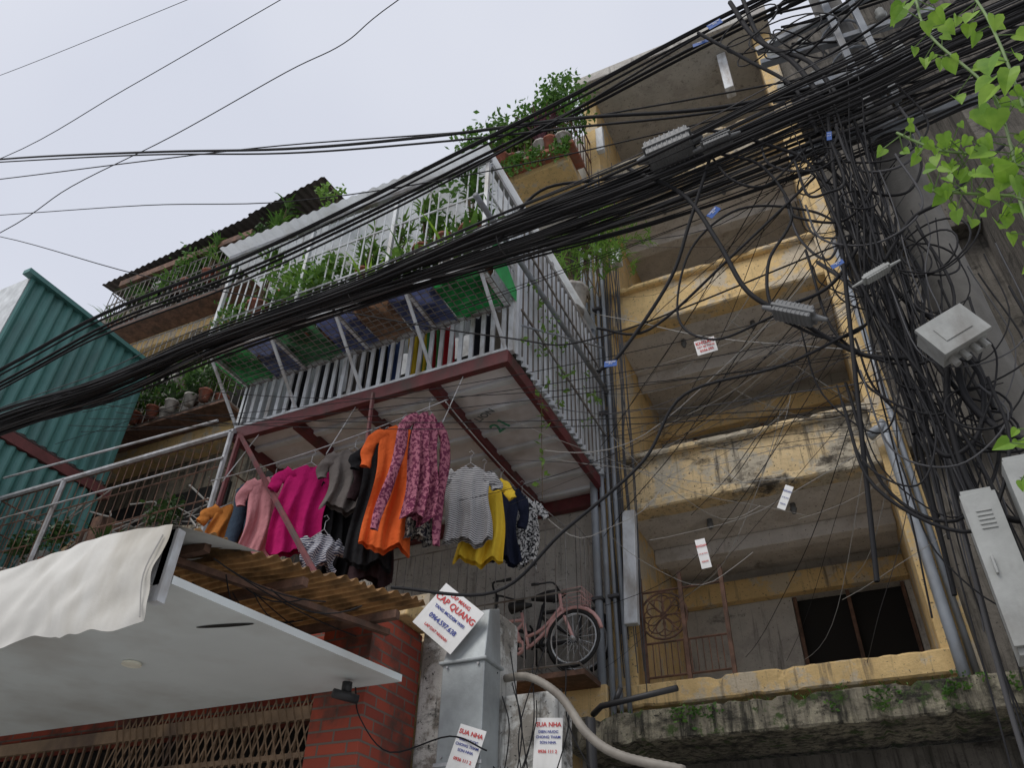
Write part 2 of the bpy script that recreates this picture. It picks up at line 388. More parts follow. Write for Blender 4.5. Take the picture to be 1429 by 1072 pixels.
for _ in range(16): x=U(-2.8,-2.2);m.tube(spline([(x,7.1,8.8),(x+U(-.15,.15),7.0,9.4),(x+U(-.4,.4),6.8,9.9)],4),.008,5)
m.build("canes",bark,e);m=M();potmesh(m,(-2.62,7.0,8.55),.2,.38);m.build("pot",potw,e,True)
# ------------------------------------------------------------ main steel balcony cage
C=E("steel_balcony_cage")
m=M()
m.box(-5.76,-2.52,5.0,5.07,6.22,6.36);m.box(-2.58,-2.52,5.072,7.74,6.22,6.36);m.box(-5.76,-5.70,5.072,7.74,6.22,6.36)
for x in (-4.95,-4.15,-3.35): m.box(x-.04,x+.04,5.072,7.74,6.20,6.30)
m.box(-5.70,-2.58,7.64,7.73,6.15,6.30)
m.build("platform_beams",redst,C,False,.004)
m=M();m.box(-5.69,-2.59,5.075,7.735,6.305,6.33);m.build("platform_panel",panel,C)
m=M()
for i in range(7):
    y=5.3+i*.36;m.box(-5.69,-2.59,y,y+.07,6.262,6.304)
m.build("panel_ribs",corrw,C,False,.006)
text("board_mark","21",.22,(-3.05,5.95,6.258),(math.pi,0,math.radians(-25)),simple("green_ink",(.05,.25,.15),.7,0,0,bmp=0),C)
text("board_mark_2","LION",.11,(-3.12,5.72,6.258),(math.pi,0,math.radians(-25)),simple("grey_ink",(.1,.12,.14),.7,0,0,bmp=0),C)
m=M()
n=27
for i in range(n+1):
    x=-5.70+3.12*i/n+U(-.008,.008);m.box(x-.022,x+.022,5.02,5.04,6.36,6.95)
m.box(-5.74,-2.54,5.0,5.06,6.95,6.99);m.box(-5.74,-2.54,5.005,5.055,6.37,6.40)
m.build("baluster_rail",whitem,C)
m=M()
for x in (-5.74,-4.95,-4.15,-3.35,-2.56):
    m.tube([(x,4.42,6.95),(x,5.02,6.40)],.018,6);m.box(x-.018,x+.018,4.42,5.0,6.93,6.965)
m.box(-5.84,-2.50,4.40,4.44,6.93,6.98)
m.build("shelf_brackets",whitem,C)
m=M()
for i in range(42): x=-5.8+i*3.28/41;m.tube([(x,4.43,6.925),(x,5.05,6.925)],.0055,4,False)
for i in range(9): y=4.46+i*.07;m.tube([(-5.82,y,6.93),(-2.52,y,6.93)],.0055,4,False)
m.build("shelf_mesh",grating,C)
cols=[((.05,.30,.09),-5.82,-5.35),((.15,.18,.32),-5.34,-4.95),((.07,.22,.10),-4.94,-4.45),((.14,.17,.35),-4.44,-4.0),((.32,.19,.12),-3.99,-3.6),((.13,.16,.33),-3.59,-3.1),((.04,.38,.10),-3.09,-2.54)]
for i,(c,x0,x1) in enumerate(cols):
    m=M();m.grid(lambda a,b:(x0+(x1-x0)*a,4.46+.56*b,6.965+.02*math.sin(a*9+i)*math.sin(b*5)),8,5);m.build("shelf_tarpaulin",simple("tarp_cloth_%d"%i,c,.6,0,.35,9,tuple(x*.5 for x in c),5,.15,40,.45),C,True)
m=M()
n=30
for i in range(n+1):
    x=-5.82+3.3*i/n;m.tube([(x,4.42,6.97),(x+U(-.01,.01),4.42,8.44)],.0085,5,False)
for z in (7.42,7.95): m.tube([(-5.84,4.42,z),(-2.5,4.42,z)],.013,5)
for x in (-5.82,-4.7,-3.6,-2.52): m.box(x-.02,x+.02,4.40,4.44,6.98,8.4)
for z in (7.4,7.95): m.tube([(-2.5,4.42,z),(-2.5,5.05,z)],.013,5)
for i in range(5): y=4.5+i*.12;m.tube([(-2.5,y,6.97),(-2.5,y,8.4)],.009,5)
m.box(-2.535,-2.485,5.02,5.08,6.36,8.42);m.box(-5.76,-5.70,5.02,5.08,6.36,8.42)
m.build("cage_bars",whitem,C)
m=M()
for i in range(21): y=5.16+i*.124;m.box(-2.462,-2.448,y,y+.014,6.38,8.3)
for z in (6.9,7.85): m.box(-2.447,-2.43,5.1,7.7,z,z+.025)
m.build("side_bars",grating,C)
m=M();corr(m,(-5.95,4.25,8.50),(3.5,0,0),(0,3.48,.1),.13,.016);m.build("roof_sheet",corrtr,C,True)
m=M();corr(m,(-5.7,5.6,7.3),(3.15,0,0),(0,.02,1.2),.13,.012);m.build("inner_screen_sheet",corrtr,C,True)
m=M();m.box(-5.9,-2.48,4.38,4.43,8.42,8.47);m.box(-5.9,-2.48,6.0,6.05,8.42,8.47);m.box(-2.53,-2.48,4.44,7.7,8.36,8.42);m.build("roof_frame",steel,C)
m=M();corr(m,(-2.50,5.10,6.38),(0,2.62,0),(0,0,1.95),.11,.022,True);m.build("side_sheet",corrw,C)
m=M();corr(m,(-5.73,5.10,6.38),(0,2.62,0),(0,0,1.95),.11,.016,True);m.build("far_side_sheet",corrw,C)
m=M();m.tube([(-2.38,3.97,7.33),(-2.38,7.46,7.52)],.03,8);m.tube([(-2.38,5.0,6.6),(-2.38,7.4,8.2)],.012,6);m.build("side_pipe",pipe,C,True)
m=M();m.grid(lambda a,b:(-2.47,4.5+.55*a,6.98+.5*b*(1-.7*a)+.0),4,4);m.build("green_sheet",simple("green_board",(.03,.34,.10),.6),C)
for x,c in ((-3.75,(.6,.42,.03)),(-3.45,(.45,.03,.04)),(-3.0,(.04,.04,.05)),(-4.1,(.05,.08,.2)),(-4.5,(.15,.13,.12)),(-2.8,(.3,.26,.22)),(-3.6,(.05,.2,.06)),(-4.9,(.05,.05,.06)),(-5.3,(.03,.03,.035)),(-4.3,(.02,.02,.025))):
    m=M();ph=U(0,6);m.grid(lambda a,b:(x+.26*(a-.5)+.02*math.sin(b*4),5.35+.04*math.sin(a*14+ph),6.42+.85*b),14,5);m.build("draped_cloth",cloth("drape",c),C,True)
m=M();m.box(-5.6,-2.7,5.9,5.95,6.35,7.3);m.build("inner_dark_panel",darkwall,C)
x=-5.72
while x<-2.62:
    k=random.choice(["blade","blade","broad","cane","bush","cane"])
    plant((x,U(4.5,4.8),6.98),k,U(1.1,1.75),True,random.choice([leafl,leafm,leafl,leafy,leafm]));x+=U(.12,.19)
for x in (-5.4,-5.0,-4.55,-4.0,-3.6,-3.3,-3.05,-2.75): plant((x,4.56,7.43),random.choice(["cane","blade","bush"]),U(.8,1.3),True,random.choice([leafm,leafl]))
e=E("climbing_plant");m=M()
for (cx,cy,cz) in ((-4.55,4.4,8.65),(-4.4,4.4,8.85),(-4.6,4.4,9.0)): cloud(m,(cx,cy,cz),(.12,.1,.16),45,.07,3)
for _ in range(22): cloud(m,(-2.40,U(5.0,7.3),U(6.3,7.4)),(.06,.12,.12),9,.06,2)
for i in range(30): cloud(m,(-2.45,5.6,6.2-.035*i),(.04,.05,.03),1,.07,1)
m.build("leaves",leafl,e);m=M();m.tube(spline([(-4.5,4.4,8.4),(-4.45,4.4,8.8),(-4.6,4.4,9.1)],4),.006,4);m.tube([(-2.45,5.6,6.3),(-2.45,5.62,5.1)],.004,4);m.build("stem",bark,e)
# ------------------------------------------------------------ first floor cage with bicycles
D=E("window_cage")
m=M();cage(m,-5.7,-2.66,6.95,7.7,4.12,5.55,.11,.006,3)
for i in range(30): x=-5.7+i*.105;m.tube([(x,6.95,4.10),(x,7.7,4.10)],.005,4,False)
m.build("bars",grating,D)
m=M();m.box(-5.75,-2.62,6.97,7.7,4.02,4.07);m.build("tray",rust,D)
m=M()
for _ in range(8): a=U(-5.6,-4.1);m.box(a,a+U(.15,.4),7.2,7.5,4.1,4.1+U(.15,.6),Matrix.Rotation(U(-.3,.3),3,'Z'))
m.build("stored_boxes",boxg,D,False,.01)
def bicycle(o,yaw,s,pm,basket=True):
    e=E("bicycle");mt=Matrix.Translation(o)@Matrix.Rotation(yaw,4,'Z')@Matrix.Scale(s,4)
    def b(m,n,mat,sm=True):
        m.v=[tuple(mt@Vector(v)) for v in m.v];m.build(n,mat,e,sm)
    m=M()
    for x in (-.48,.48): m.ring((x,0,.3),.29,.022,(1,0,0),(0,0,1),28,6)
    b(m,"tyres",rubber);m=M()
    for x in (-.48,.48):
        m.ring((x,0,.3),.262,.011,(1,0,0),(0,0,1),28,4)
        m.tube([(x,-.04,.3),(x,.04,.3)],.02,6)
        for k in range(16): a=k*math.pi/8;m.tube([(x,0,.3),(x+.26*math.cos(a),0,.3+.26*math.sin(a))],.003,3)
    b(m,"wheels",whitem);m=M()
    for P in ([(.48,0,.3),(.36,0,.62),(.33,0,.82)],[(.36,0,.60),(.1,0,.38),(-.05,0,.28)],[(.36,0,.68),(.12,0,.46),(-.08,0,.40)],[(-.05,0,.28),(-.14,0,.68)],[(-.05,0,.28),(-.48,.03,.3)],[(-.12,0,.56),(-.48,.03,.3)],[(-.45,0,.62),(-.13,0,.6)],[(-.48,0,.3),(-.5,0,.62)]): m.tube(spline(P,3),.019,7)
    for x in (-.48,.48):
        m.tube([(x+.33*math.cos(a),0,.3+.33*math.sin(a)) for a in [math.radians(t) for t in range(10,171,16)]],.022,5)
    m.ring((-.18,0,.30),.07,.02,(1,0,0),(0,0,1),14,5)
    b(m,"frame",pm);m=M()
    m.tube(spline([(.20,-.24,.86),(.33,-.16,.88),(.34,0,.83),(.33,.16,.88),(.20,.24,.86)],4),.011,6)
    m.tube([(.2,-.24,.86),(.12,-.26,.86)],.018,6);m.tube([(.2,.24,.86),(.12,.26,.86)],.018,6)
    m.tube([(-.14,0,.66),(-.16,0,.74)],.013,6);m.tube([(-.28,0,.76),(-.18,0,.765),(-.02,0,.75)],[.07,.06,.02],8)
    m.tube([(-.05,-.08,.28),(-.05,-.08,.14),(-.05,-.16,.14)],.012,5);m.tube([(-.05,.08,.28),(-.05,.08,.42),(-.05,.16,.42)],.012,5)
    b(m,"saddle_and_handlebar",blackp)
    if basket:
        m=M()
        for k in range(5):
            z=.6+k*.045;h=.10+k*.012;m.tube([(.42,-h,z),(.62+k*.01,-h,z),(.62+k*.01,h,z),(.42,h,z),(.42,-h,z)],.004,4)
        for k in range(7): y=-.12+k*.04;m.tube([(.63,y,.6),(.65,y,.79)],.003,4)
        b(m,"basket",pm)
    return e
bicycle((-3.20,7.10,4.13),math.radians(-4),.92,pinkp)
bicycle((-3.40,7.45,4.22),math.radians(190),1.1,blackp,False)
e=E("balcony_cage");m=M();cage(m,-9.3,-5.75,5.0,7.4,5.15,6.28,.12,.006,4);m.build("bars",rust,e)
m=M()
m.tube([(-9.3,4.97,6.3),(-5.68,4.97,6.3)],.03,6)
m.tube([(-9.3,4.9,6.55),(-5.9,4.9,6.45)],.015,6)
m.tube([(-9.3,4.93,5.95),(-5.7,4.93,5.95)],.012,6)
for x in (-5.72,-8.2): m.tube([(x,4.97,4.9),(x,4.97,6.3)],.03,6)
m.build("frame_pipes",steel,e);m=M();m.box(-9.3,-5.75,5.05,7.4,5.02,5.12);m.build("floor",rust,e)
m=M()
for _ in range(46):
    a=U(-9.2,-6);c=(a,U(5.05,5.6),U(5.2,6.1));m.tube(spline([c,(c[0]+U(-.4,.4),c[1]+.1,c[2]+U(-.3,.3)),(c[0]+U(-.8,.8),c[1]+.1,c[2]+U(-.3,.3))],5),U(.004,.012),5)
m.build("clutter_pipes",cablel,e)
for mt_ in (boxg,rust,simple("card",(.35,.25,.15),.9),darkwall,potw,darkwall):
    m=M()
    for _ in range(9):
        a=U(-9.2,-6.2);z=5.14+random.choice([0,.2,.35]);yy=U(5.15,6);m.box(a,a+U(.12,.4),yy,yy+.3,z,z+U(.1,.45),Matrix.Rotation(U(-.4,.4),3,'Z'))
    m.build("clutter_boxes",mt_,e,False,.01)
m=M();m.grid(lambda a,b:(-9.2+3.3*a,6.3+.04*math.sin(a*40),5.15+1.1*b),60,4);m.build("old_screen",oldwall,e,True)
for x in (-8.9,-8.2,-7.4,-6.6): plant((x,5.15,5.2),random.choice(["bush","blade"]),1.0,True,leafd)
# ------------------------------------------------------------ teal corrugated building
T=E("corrugated_metal_building")
m=M();corr(m,(-9.5,4.15,7.3),(0,2.2,0),(0,0,2.1),.16,.02,True);corr(m,(-9.44,3.6,0),(0,2.7,0),(0,0,7.05),.16,.02,True);m.build("side_wall",corrt,T)
m=M();m.box(-16,-9.53,4.15,6.33,7.3,9.42);m.box(-16,-9.47,3.6,6.28,0,7.05);m.build("core_wall",simple("pale_render",(.58,.61,.63),.8),T)
m=M();m.box(-16,-9.40,3.5,6.4,7.06,7.2);m.build("gutter",simple("red_trim",(.14,.04,.04),.6),T)
m=M();m.box(-9.56,-9.42,4.05,6.45,9.40,9.47);m.build("ridge_trim",corrt,T)
# ------------------------------------------------------------ shop front
S=E("shop_canopy")
m=M();m.quad((-9,2.45,3.10),(-2.93,2.45,3.10),(-2.68,4.06,3.10),(-9,4.06,3.10));m.quad((-9,2.45,3.14),(-9,4.06,3.14),(-2.68,4.06,3.14),(-2.93,2.45,3.14))
m.quad((-2.93,2.45,3.10),(-2.93,2.45,3.14),(-2.68,4.06,3.14),(-2.68,4.06,3.10));m.build("soffit",canw,S)
m=M();m.box(-9,-2.95,2.40,2.446,3.08,3.36);m.box(-2.99,-2.93,2.40,2.446,3.0,3.36);m.build("fascia",whitem,S)
m=M();m.tube([(-3.95,3.2,3.097),(-3.95,3.2,3.085)],.055,20);m.build("downlight",simple("lamp_cover",(.85,.8,.68),.4),S)
m=M();m.quad(*[(-3.05+.16*math.cos(a)*1,2.95+.02*math.sin(a)+.12*math.cos(a)*.3,3.096) for a in [k*math.pi/8 for k in range(16)]]);m.build("soffit_crack",void,S)
m=M()
m.grid(lambda a,b:Vector((-7.5,2.62,3.50))+Vector((4.4,0,0))*a+Vector((.55,1.45,.06))*b+Vector((.02*math.sin(b*23)*(1 if a>.99 else 0),.03*math.sin(a*31+3)*(1-b),.016*math.sin(b*1.55/.075*2*math.pi)+.012*math.sin(a*17)*math.sin(b*5))),80,170)
m.build("corrugated_sheet",simple("aged_translucent_sheet",(.27,.155,.065),.7,0,.55,7,(.05,.03,.016),5,.5,22,.3),S,True)
m=M()
for y in (2.70,3.25,3.85): m.box(-7.4,-3.1+(y-2.62)*.38,y,y+.045,3.41,3.46)
for x,r in ((-3.32,-.36),(-4.0,-.3),(-3.7,.5)): m.box(x,x+.04,2.65,4.1,3.37,3.405,Matrix.Rotation(r,3,'Z'),(x,2.6,3.4))
m.build("canopy_frame",rust,S)
m=M()
for i in range(10):
    x=U(-3.6,-3.0);m.tube(sag((x,U(2.7,3.2),3.38),(x+U(-.3,.5),U(3.3,4.0),3.36),U(.02,.12),8),.004,4)
m.build("canopy_wires",cable,S)
Tp=E("tarpaulin");m=M()
def tf(a,b):
    x=-2.93-6*a
    z=3.36-(.47+.025*math.sin(a*37)+.012*math.sin(a*91)+.02*mnoise.noise(Vector((a*60,1,1))))*b
    nz_=mnoise.noise(Vector((x*2.2,b*1.3,0)));n2=mnoise.noise(Vector((x*7+b*3,b*3,5)))
    fold=.05*nz_*b+.018*n2+.014*math.sin(a*48+b*2.2)*b
    return (x+.01*math.sin(b*9+a*50),2.36+fold-.035*math.sin(b*3.1),z+.03*math.sin(a*23)*(1-b))
m.grid(tf,300,30);m.grid(lambda a,b:(-2.93-6*a,2.36+.6*b+.018*(1-b)*mnoise.noise(Vector(((-2.93-6*a)*7,0,5))),3.36+.03*math.sin(a*23)+.14*b+.012*math.sin(a*80+b*5)*b),300,6)
m.build("sheet",tarp,Tp,True);m=M()
m.tube([(-3.9,2.34,2.9),(-3.92,2.34,2.7)],.004,4);m.tube(spline([(-2.95,2.34,3.3),(-2.97,2.32,3.1),(-2.93,2.34,2.9)],5),.004,4);m.build("cord",cablel,Tp)
G=E("folding_gate");m=M()
m.box(-8,-3.33,4.08,4.12,2.96,3.04);m.box(-8,-3.33,4.08,4.12,2.74,2.77)
for i in range(58):
    x=-8+i*.08
    m.box(x,x+.014,4.10,4.115,0,2.96)
for i in range(28):
    x=-5.0+i*.06
    for k in range(9):
        z=.4+k*.3
        m.tube([(x,4.085,z),(x+.12,4.085,z+.3)],.006,4,False);m.tube([(x+.12,4.078,z),(x,4.078,z+.3)],.006,4,False)
m.build("lattice",simple("gate_bronze",(.24,.16,.10),.5,.2,.3,6,(.12,.08,.06),4),G)
m=M();m.box(-8,-3.33,4.5,4.6,0,3.05);m.build("shutter_backing",void,G)
P=E("brick_pillar");m=M();m.box(-3.32,-2.94,4.07,4.66,0,3.62);m.build("bricks",brick,P,False,.006)
m=M();m.box(-9,-3.325,4.125,4.66,3.06,3.62);m.build("lintel_bricks",brick,P)
P=E("plaster_wall");m=M();m.box(-2.937,-2.34,4.66,4.95,0,3.70);m.box(-2.338,-1.95,4.665,4.95,0,3.15);m.build("plaster",whitepl,P,False,.02)
m=M();m.box(-3.0,-2.85,4.3,4.66,3.63,3.75);m.box(-9,-2.94,4.7,7.7,3.3,3.6);m.build("coping",ochre,P,False,.01)
m=M();m.box(-9,-3.0,4.8,4.95,3.6,4.0);m.build("upper_band",ochre2,P)
Dk=E("metal_duct");m=M()
m.box(-2.62,-2.32,4.42,4.65,0,3.30);m.box(-2.64,-2.30,4.40,4.66,3.30,3.32)
b=len(m.v);m.v+=[(-2.62,4.42,3.32),(-2.32,4.42,3.32),(-2.32,4.65,3.32),(-2.62,4.65,3.32),(-2.56,4.50,3.66),(-2.34,4.50,3.66),(-2.34,4.65,3.72),(-2.56,4.65,3.72)]
m.f+=[tuple(b+i for i in q) for q in ((4,5,6,7),(0,1,5,4),(1,2,6,5),(2,3,7,6),(3,0,4,7))]
m.build("duct",simple("zinc_sheet",(.34,.37,.38),.5,.2,.25,4,(.19,.185,.175),2.5),Dk,False,.006)
m=M()
for z in (2.75,3.28): 
    for x in (-2.58,-2.36): m.tube([(x,4.415,z),(x,4.405,z)],.008,6)
m.box(-2.63,-2.31,4.41,4.419,2.70,2.72);m.build("duct_rivets",steel,Dk)
def fit(t,w,h): return min(h,w/(.62*max(1,len(t))))
def sign(name,c,w,h,ry,rz,lines):
    e=E(name);e.location=c;e.rotation_euler=(0,0,rz)
    m=M();m.box(-w/2,w/2,0,.006,-h/2,h/2);o=m.build("board",paper,e);o.rotation_euler=(0,ry,0)
    for t,sz,dz,mt in lines:
        q=Matrix.Rotation(ry,3,'Y')@Vector((0,-.004,dz))
        text("lettering",t,fit(t,w*.92,sz),q,(math.pi/2,ry,0),mt,e)
    return e
sign("advertising_sign",(-2.57,4.36,3.585),.36,.33,math.radians(40),math.radians(12),[("LAP MANG",.035,.125,redtxt),("CAP QUANG",.08,.07,redtxt),("TANG MODEM WIFI",.03,.012,blutxt),("0964.597.638",.08,-.055,blutxt),("LAP DAT NHANH",.026,-.12,redtxt)])
for (c,ry) in (((-2.40,4.38,2.76),math.radians(18)),((-1.98,4.62,2.83),math.radians(3))):
    sign("advertising_sign",c,.17,.28,ry,math.radians(10),[("SUA NHA",.04,.10,redtxt),("DIEN NUOC",.022,.06,blutxt),("CHONG THAM",.022,.03,blutxt),("SON NHA",.022,0,blutxt),("0936 111 2",.026,-.05,redtxt)])
cd=E("conduit_pipe");m=M();m.tube(spline([(-2.4,4.8,3.3),(-2.1,4.6,3.22),(-1.85,4.5,3.05),(-1.65,4.4,2.8),(-1.45,4.35,2.66),(-1.1,4.3,2.55)],20),[.024+.0025*(i%2) for i in range(101)],10);m.build("flexible_conduit",simple("conduit_beige",(.24,.22,.19),.6,0,.2,6,(.15,.13,.11),5),cd,True)
m=M();m.tube([(-2.05,5.6,3.25),(-1.95,5.5,3.27),(-1.35,5.3,3.27)],.022,8);m.tube([(-1.85,5.5,3.28),(-1.8,5.5,3.38)],.02,8);m.tube([(-1.85,5.0,0),(-1.85,5.0,3.05)],.035,8);m.build("black_pipe",blackp,cd,True)
m=M()
for i in range(9):
    x=U(-2.4,-1.8);m.tube(spline([(x,4.6,3.3+U(-.3,.3)),(x+U(-.2,.2),4.58,2.9),(x+U(-.3,.3),4.6,2.5)],6),.004,4,False)
m.tube(spline([(-3.0,4.05,3.1),(-2.9,4.0,2.9),(-2.8,4.2,2.75),(-2.5,4.36,2.85),(-2.25,4.36,2.75)],6),.005,4,False)
m.build("loose_wires",cable,cd)
e=E("wall_camera");m=M();m.tube([(-2.95,3.9,3.08),(-2.95,3.9,3.02)],.03,10);m.tube([(-2.98,3.82,3.0),(-2.9,3.95,2.99)],.028,10);m.build("body",blackp,e,True)
# ------------------------------------------------------------ laundry
def garment(name,X,Y,zt,h,w,yaw,mat,sl=.0,slr=.06):
    e=E(name);ph=U(0,6);ca,sa=math.cos(yaw),math.sin(yaw)
    def W(u,d,z): return (X+u*ca-d*sa,Y+u*sa+d*ca,z)
    m=M();kf=U(7,10)
    for sgn in (-1,1):
        def fn(a,b):
            u=2*a-1;t=b
            hw=w/2*(.84+.16*min(1,t*6))*(1+.12*t-.07*math.sin(t*3.1))
            z=zt-.09*abs(u)**1.4*(1-t)-(.06*max(0,1-abs(u)*4)*(1-t) if sgn<0 else 0)-h*t+.03*math.sin(u*5+ph)*t
            d=sgn*(.012+.035*math.sqrt(max(0,1-u*u))*min(1,.4+t))+.034*math.sin(u*kf+ph+t*1.5)*min(1,t*1.5)+.014*math.sin(u*19+ph*2+t*3)*t+.012*math.sin(t*11+u*6+ph)*t
            return W(u*hw+.018*math.sin(t*6+ph),d,z)
        m.grid(fn,30,20)
    if sl:
        for sgn in (-1,1):
            k=12;path=[]
            for i in range(k+1):
                t=i/k;s_=t*sl
                out=.36*w+min(s_,.14)*.75+max(0,s_-.14)*(.10+.12*math.sin(ph*3+sgn));dz=.085+min(s_,.14)*.7+max(0,s_-.14)*.99
                path.append((sgn*out+.010*math.sin(t*9+ph),zt-dz))
            b0=len(m.v);nn=10
            for i,(pu,pz) in enumerate(path):
                q=path[min(i+1,k)];r0=path[max(i-1,0)];du,dz=q[0]-r0[0],q[1]-r0[1];l=math.hypot(du,dz) or 1
                nu_,nz_=-dz/l,du/l;t=i/k;rr=slr*(1.05-.35*t)*(1+.10*math.sin(t*14+ph))
                for j in range(nn):
                    a=2*math.pi*j/nn
                    m.v.append(W(pu+nu_*rr*math.cos(a),rr*.42*math.sin(a)+.03*math.sin(t*6+ph+sgn)*t+.01*math.sin(t*15+a*2),pz+nz_*rr*math.cos(a)))
            for i in range(k):
                for j in range(nn):
                    m.f.append((b0+i*nn+j,b0+i*nn+(j+1)%nn,b0+(i+1)*nn+(j+1)%nn,b0+(i+1)*nn+j))
    m.build("fabric",mat,e,True)
    m=M();m.tube([W(-.36*w,0,zt-.07),W(0,0,zt+.03),W(.36*w,0,zt-.07)],.005,5)
    m.tube([W(0,0,zt+.03),W(0,0,zt+.10),W(.025,0,zt+.13),W(.0,0,zt+.16),W(-.02,0,zt+.14)],.003,5);m.build("hanger",steel,e)
def trousers(name,X,Y,zt,h,w,yaw,mat):
    e=E(name);ca,sa=math.cos(yaw),math.sin(yaw);m=M()
    for s in (-1,1):
        pts=[];rs=[]
        for i in range(12):
            t=i/11;u=s*w*(.22+.06*t);pts.append((X+u*ca,Y+u*sa+.01*math.sin(t*8+s),zt-h*t));rs.append(w*(.27-.07*t)*(1+.05*math.sin(t*17)))
        m.tube(pts,rs,10,False)
    m.tube([(X,Y,zt+.03),(X,Y,zt-.1)],[w*.42,w*.45],12,False)
    m.build("fabric",mat,e,True)
y=math.radians
garment("shirt",-5.12,4.7,5.16,.48,.32,y(55),cloth("tan_orange",(.54,.20,.045)),.22)
trousers("trousers",-4.95,4.72,5.26,.72,.28,y(35),cloth("denim",(.05,.075,.11)))
garment("shirt",-4.70,4.7,5.34,.85,.34,y(50),cloth("pale_pink",(.60,.26,.28)),.30)
garment("shirt",-4.26,4.65,5.34,.86,.42,y(32),cloth("magenta",(.46,.01,.13)),.24,.07)
garment("long_coat",-4.05,4.9,5.40,1.15,.28,y(60),cloth("black_cloth",(.014,.014,.016)),.4)
garment("shirt",-3.86,4.72,5.44,.60,.36,y(38),cloth("grey_brown",(.17,.15,.14)),.28)
garment("long_coat",-3.62,4.85,5.42,1.2,.32,y(60),cloth("dark_brown",(.04,.022,.025)),.5)
garment("shirt",-3.52,4.70,5.42,1.15,.34,y(35),cloth("black_cloth2",(.014,.014,.016)),.28)
garment("blouse",-3.30,4.60,5.46,1.14,.36,y(38),cloth("orange",(.72,.13,.03)),.42)
garment("long_sleeved_shirt",-3.02,4.56,5.50,1.0,.24,y(60),cloth("pink_pattern",(.46,.17,.23),"floral",(.15,.03,.07)),1.15,.05)
garment("shirt",-2.98,5.25,5.36,.74,.38,y(25),cloth("striped",(.60,.60,.61),"stripe",(.10,.10,.11)),.2,.065)
garment("shirt",-2.95,5.45,5.38,.86,.38,y(25),cloth("yellow",(.78,.54,.05)),.22)
garment("shirt",-2.98,5.85,5.52,.80,.34,y(38),cloth("navy",(.014,.018,.04)),.4)
garment("dress",-2.92,6.2,5.56,.74,.32,y(38),cloth("black_white",(.65,.65,.65),"floral",(.015,.015,.02)),.2)
garment("shirt",-3.95,4.62,4.60,.30,.26,y(45),cloth("white_stripe",(.6,.6,.62),"stripe",(.05,.06,.12)),.12)
garment("skirt",-3.12,4.75,4.78,.35,.26,y(45),cloth("dark_check",(.35,.33,.3),"floral",(.02,.02,.03)))
e=E("clothes_line");m=M();m.tube(sag((-5.5,4.7,5.50),(-2.9,4.65,5.66),.06),.006,5);m.tube(sag((-2.95,4.7,5.68),(-2.95,7.5,5.82),.08),.006,5)
for x in (-5.4,-4.2,-3.0): m.tube([(x,4.75,5.5),(x,5.05,6.25)],.006,4)
m.build("rope",steel,e)
e=E("support_prop");m=M();m.tube([(-5.62,5.0,6.25),(-3.42,4.05,3.85)],.026,6);m.tube([(-3.9,4.9,6.2),(-3.7,4.75,3.9)],.022,6);m.tube([(-5.62,5.0,6.25),(-5.55,4.9,5.0)],.03,6);m.build("props",redst,e)
# ------------------------------------------------------------ utility pole and cables
PO=E("utility_pole");m=M();m.tube([(.86,4.25,0),(.86,4.25,10)],[.17,.11],12);m.build("shaft",concrete,PO,True)
m=M()
for z,a in ((7.2,.2),(7.7,.2),(8.1,-.3),(6.5,.1)): m.box(.2,1.5,4.05,4.11,z,z+.06,Matrix.Rotation(a*.4,3,'Z'))
m.box(.78,.83,4.0,4.05,6.7,8.9);m.box(.96,1.01,4.0,4.05,6.7,8.6)
for z in (6.5,6.9,7.6,8.0): m.ring((.86,4.25,z),.16,.012,(1,0,0),(0,1,0),18,5)
m.build("crossarms",pipe,PO,False,.004)
m=M()
for x in (.3,.55,1.15,1.4):
    for z in (7.3,7.8): m.tube([(x,4.08,z),(x,4.08,z+.05),(x,4.08,z+.06),(x,4.08,z+.12)],[.03,.045,.025,.035],8)
m.build("insulators",boxg,PO,True)
CB=E("overhead_cables")
main=[(-16,5.9),(-11,6.08),(-7.78,6.24),(-6.25,6.22),(-4.94,6.36),(-3.37,6.37),(-2.01,6.40),(-.82,6.40),(.23,6.51),(.72,6.56),(1.3,6.68),(1.9,6.75),(5,7.2)]
mb=M();mg=M()
for i in range(62):
    oy=random.gauss(0,.08);oz=random.gauss(0,.055);ph=U(0,6);fr=U(.5,1.6);k=U(0,.045)
    if i%8==0: oz+=U(-.14,.20)
    pts=[]
    for x,z in main:
        s=.8+1.4*max(0,min(1,(x+3.5)/4)) if x<1 else 2.2
        pts.append((x,3.8+oy*s+k*math.sin(x*fr+ph),z+oz*s+k*math.sin(x*fr*1.3+ph*2)-.02*abs(oz)))
    (mb if i%6 else mg).tube(spline(pts,5),random.choice([.0045,.006,.007,.009,.012]),5,False)
top=[(-16,5.6),(-12,6.3),(-8.25,7.02),(-6.74,7.34),(-4.98,7.37),(-3.55,7.54),(-2.41,7.73),(-1.35,7.90),(-.36,8.11),(.32,8.22),(.86,8.3),(4,8.9)]
for i in range(6):
    oy=random.gauss(0,.05);oz=random.gauss(0,.03);d=.32 if i==5 else 0
    mb.tube(spline([(x,3.8+oy,z+oz-d*min(1,max(0,(.3-x)/3))) for x,z in top],6),random.choice([.010,.013,.015]),6,False)
